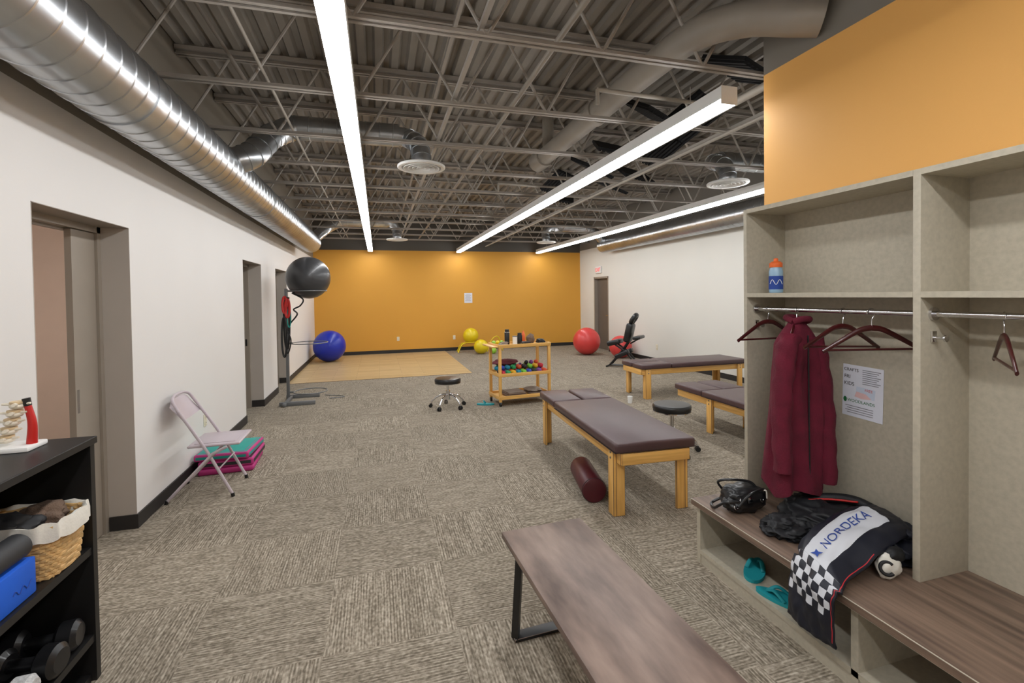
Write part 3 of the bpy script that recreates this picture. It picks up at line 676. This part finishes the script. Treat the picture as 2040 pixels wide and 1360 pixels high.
def loopb(x,y,z,w,h,m,r=.012): 
    b.tube([(x+w*math.sin(t),y-.0+.01*math.cos(t),z-h/2+h/2*math.cos(t)) for t in [2*math.pi*k/28 for k in range(28)]],r,m,closed=True,flat=(1,.7))
loopb(cx+.01,cy-.07,1.62,.04,.8,m_black,.016); loopb(cx+.03,cy-.10,1.60,.03,.28,m_redp,.02); loopb(cx-.01,cy-.1,1.64,.03,.25,m_redp,.018); loopb(cx+.05,cy-.09,1.46,.025,.3,m_teal,.008)
loopb(cx-.02,cy-.12,1.32,.035,.62,m_black,.016)
b.tube(bez([(cx+.1,cy-.1,1.70),(cx+.26,cy-.12,1.60),(cx+.22,cy-.12,1.5),(cx+.12,cy-.1,1.44),(cx+.17,cy-.1,1.36),(cx+.05,cy-.08,1.2),(cx+.03,cy-.08,1.1)],8),.012,m_black)
b.tube(bez([(cx+.02,cy-.08,1.1),(cx+.07,cy-.09,.95),(cx+.02,cy-.08,.75),(cx-.02,cy-.08,.9)],8),.01,m_black)
b.done('resistance_bands')
b=B(); b.tube(bez([(0,0,.007),(.2,-.1,.007),(.32,-.25,.007),(.1,-.3,.007)],8),.006,m_grey); b.done('resistance_tube',loc=(-.88,8.3,0))
# ---------------------------------------------------------------- folding chair
b=B(); hw=.205
for s in (-1,1):
    b.tube([(.235,s*hw,.012),(.06,s*hw,.38),(-.05,s*(hw-.005),.57),(-.14,s*(hw-.012),.72)],.012,m_chair)
    b.tube([(-.235,s*(hw+.012),.012),(.10,s*(hw+.012),.37),(.20,s*(hw+.004),.415)],.012,m_chair)
    b.cyl((.235,s*hw,0),(.23,s*hw,.03),.014,m_black,seg=12); b.cyl((-.235,s*(hw+.012),0),(-.225,s*(hw+.012),.03),.014,m_black,seg=12)
b.tube(bez([(-.14,-hw+.012,.72),(-.185,-hw+.03,.80),(-.205,-hw+.10,.83),(-.212,0,.835),(-.205,hw-.10,.83),(-.185,hw-.03,.80),(-.14,hw-.012,.72)],6),.012,m_chair)
g=[]
for j in range(17):
    q=2*j/16-1; y=(hw-.012)*q; cv=.02*(1-q**2); zb=.655-.02*(1-q**2); ztp=.815-.055*abs(q)**4
    g.append([(-.11-cv,y,zb),(-.195-cv*.8,y,ztp),(-.203-cv*.8,y,ztp),(-.118-cv,y,zb)])
b.loft(g,m_chair)
b.box((.10,0,.43),(.38,.40,.022),m_chair,bev=.011,seg=3)
b.box((.10,0,.443),(.30,.32,.006),m_chair,bev=.003); b.cyl((.14,-hw,.24),(.14,hw,.24),.006,m_chair,seg=10); b.cyl((-.14,-hw-.01,.11),(-.14,hw+.01,.11),.007,m_chair,seg=10)
b.done('folding_chair',loc=(-1.41,4.51,0))
b=B()
for k,(m,dx,dy,r,h) in enumerate(((m_pink,.0,0.0,.05,.055),(m_dk,.01,.01,.0,.07),(m_teal,-.01,.0,-.06,.065))):
    z=(0,.055,.125)[k]; b.box((dx,dy,z+h/2),(.46,.5,h),m,rot=(0,0,r),bev=.02,seg=3)
    b.box((dx,dy,z+h-.001),(.38,.42,.006),m,rot=(0,0,r),bev=.003)
b.done('balance_pads',loc=(-1.40,5.13,0))
# ---------------------------------------------------------------- massage chair (faces local +Y)
b=B()
for s in (-1,1):
    b.tube([(s*.2,-.36,.02),(s*.14,-.34,.03),(0,-.33,.035)],.02,m_blackv); b.tube([(s*.22,.32,.02),(s*.14,.30,.03),(0,.29,.035)],.02,m_blackv)
    b.tube([(s*.07,-.33,.035),(s*.07,-.05,.36),(s*.07,.12,.62)],.02,m_blackv); b.tube([(s*.09,.29,.035),(s*.09,.05,.34),(s*.09,-.2,.5)],.02,m_blackv)
    b.box((s*.16,-.02,.30),(.16,.32,.10),m_blackv,rot=(.45,0,0),bev=.03,seg=3)
b.cyl((0,-.33,.035),(0,.29,.035),.018,m_grey)
b.box((0,-.22,.54),(.36,.30,.11),m_blackv,rot=(.25,0,0),bev=.04,seg=3)
b.box((0,.10,.76),(.32,.15,.42),m_blackv,rot=(-.22,0,0),bev=.05,seg=3)
b.box((0,.30,.66),(.46,.17,.07),m_blackv,rot=(.1,0,0),bev=.03,seg=3); b.tube([(0,.12,.52),(0,.30,.63)],.016,m_black)
b.tube([(.05,.14,.94),(.05,.2,1.03)],.012,m_grey); b.tube([(-.05,.14,.94),(-.05,.2,1.03)],.012,m_grey)
b.ring((0,.20,1.06),.10,.052,m_blackv,n=28,rot=(1.0,0,0),a0=-60,a1=240)
b.done('massage_chair',loc=(5.2,9.2,0),rz=math.radians(-135))
# ---------------------------------------------------------------- black shelf unit at left
cx0,cx1,cy0,cy1,ct=-1.62,-1.185,1.25,2.42,1.04
b=B(); b.bb((cx0,cy0,ct-.03),(cx1+.01,cy1+.005,ct),m_blackl,bev=.003)
for a,c in ((cy1-.03,cy1),(cy0,cy0+.03)): b.bb((cx0,a,0),(cx1,c,ct-.03),m_blackl)
b.bb((cx0,cy0,0),(cx0+.01,cy1,ct-.03),m_blackl)
MS=.575
for z in (.17,MS-.03): b.bb((cx0,cy0,z),(cx1-.005,cy1-.03,z+.03),m_blackl)
b.bb((cx0,cy0,0),(cx1-.02,cy1,.03),m_blackl)
b.done('black_shelf_unit',smooth=False)
b=B(); bx,by,bz=-1.335,2.248,MS+.001; hx,hy=.16,.12; hh=.19
def rr(hx,hy,n=72,p=.45):
    return [(hx*math.copysign(abs(math.cos(2*math.pi*k/n))**p,math.cos(2*math.pi*k/n)),hy*math.copysign(abs(math.sin(2*math.pi*k/n))**p,math.sin(2*math.pi*k/n))) for k in range(n)]
for k in range(15):
    t=k/14; s=.86+.14*t; base=rr(hx*s,hy*s)
    b.tube([(bx+x*(1+.02*math.cos(j*math.pi/2+ (k%2)*math.pi)),by+y*(1+.02*math.cos(j*math.pi/2+(k%2)*math.pi)),bz+.009+t*hh) for j,(x,y) in enumerate(base)],.0085,m_wick,seg=6,closed=True)
for j in range(0,72,3):
    x,y=rr(hx,hy)[j]; b.tube([(bx+x*.86,by+y*.86,bz),(bx+x,by+y,bz+hh)],.005,m_wick,seg=6)
b.box((bx,by,bz+.006),(hx*1.6,hy*1.6,.01),m_wick)
R=[]
for k,(s,dz) in enumerate(((.84,.05),(.97,.17),(1.02,.212),(1.08,.217),(1.11,.19),(1.11,.15))):
    R.append([(bx+x*s+.005*math.sin(j*.9),by+y*s+.005*math.cos(j*.7),bz+dz+.005*math.sin(j*.8+k)) for j,(x,y) in enumerate(rr(hx,hy,72,.5))])
b.loft(R,m_cloth,caps=False)
b.blob((bx-.03,by-.03,bz+.18),(.10,.08,.06),m_dk,amp=.4,fr=2,seed=3); b.blob((bx+.03,by+.05,bz+.19),(.08,.06,.05),m_towel,amp=.4,fr=2,seed=5)
b.done('wicker_basket')
b=B(); b.box((-1.25,1.97,MS+.066),(.09,.23,.13),m_bluef,bev=.006); b.tube([(-1.204,1.97+k*.008,MS+.05+.01*math.sin(k*1.3)) for k in range(12)],.0015,m_txtb,seg=5); b.done('yoga_block')
b=B(); b.cyl((-1.25,1.86,MS+.177),(-1.25,2.07,MS+.177),.045,m_dk,seg=24); b.done('foam_roll')
def dumbbell(c,rz,r=.05,l=.10,m=m_blackv):
    b=B()
    b.cyl((-l,0,0),(l,0,0),r*.38,m,seg=20)
    for s in (-1,1): b.lathe([(.001,0),(r*.7,0),(r,.015),(r,.06),(r*.7,.075),(r*.3,.075),(.001,.075)],m,c=(s*l-.0375,0,0),rot=(0,math.pi/2,0),seg=28)
    b.done('dumbbell',loc=(c[0],c[1],.201+r),rz=rz)
m_spk=M('speckled_grey_vinyl',(190,190,190),.6,var=.3,ns=120)
dumbbell((-1.32,2.30),.1,.058,.085); dumbbell((-1.30,2.17),-.1,.06,.085); dumbbell((-1.31,2.03),.05,.05,.08,m_spk); dumbbell((-1.31,1.91),.0,.05,.08,m_spk)
m_disc=M('disc_tan',(214,190,150),.5)
b=B(); b.box((0,0,.01),(.2,.12,.02),m_white,bev=.006)
for k in range(5):
    b.sph((.01*k,0,.04+k*.033),.026,m_bone,sc=(1,1,.5),seg=18); b.cyl((.01*k,0,.050+k*.033),(.01*k,0,.058+k*.033),.024,m_disc,seg=18)
    b.tube([(.01*k,.0,.045+k*.033),(.01*k+.012,-.045,.050+k*.033)],.007,m_bone,seg=8)
    for s in (-1,1): b.tube([(.01*k,.0,.045+k*.033),(.01*k+s*.045,-.01,.05+k*.033)],lambda t:.008-.004*t,m_bone,seg=8)
b.tube(bez([(.08,0,.02),(.083,.0,.1),(.07,.0,.175)],6),lambda t:.017-.006*t,m_redp,seg=12); b.cyl((.07,0,.17),(.066,0,.20),.013,m_black)
b.done('anatomical_spine_model',loc=(-1.41,2.30,ct))
# ---------------------------------------------------------------- world, camera
w=bpy.data.worlds.new('World'); scene.world=w; w.use_nodes=True; w.node_tree.nodes['Background'].inputs[0].default_value=(.9,.95,1,1); w.node_tree.nodes['Background'].inputs[1].default_value=.3
f,yaw,pit,roll,ppy=932.537,0.2784,0.0186,-0.0143,604.59
F=Vector((math.sin(yaw)*math.cos(pit),math.cos(yaw)*math.cos(pit),-math.sin(pit)))
r0=Vector((math.cos(yaw),-math.sin(yaw),0)); u0=r0.cross(F); r=r0*math.cos(roll)+u0*math.sin(roll); u=r.cross(F)
cd=bpy.data.cameras.new('camera'); cam=bpy.data.objects.new('camera',cd); COL.objects.link(cam)
cam.matrix_world=Matrix(((r.x,u.x,-F.x,0),(r.y,u.y,-F.y,0),(r.z,u.z,-F.z,1.62),(0,0,0,1)))
cd.sensor_width=36; cd.lens=f/2040*36; cd.shift_y=-(680-ppy)/2040; cd.clip_start=.05
scene.camera=cam
scene.view_settings.view_transform='Standard'
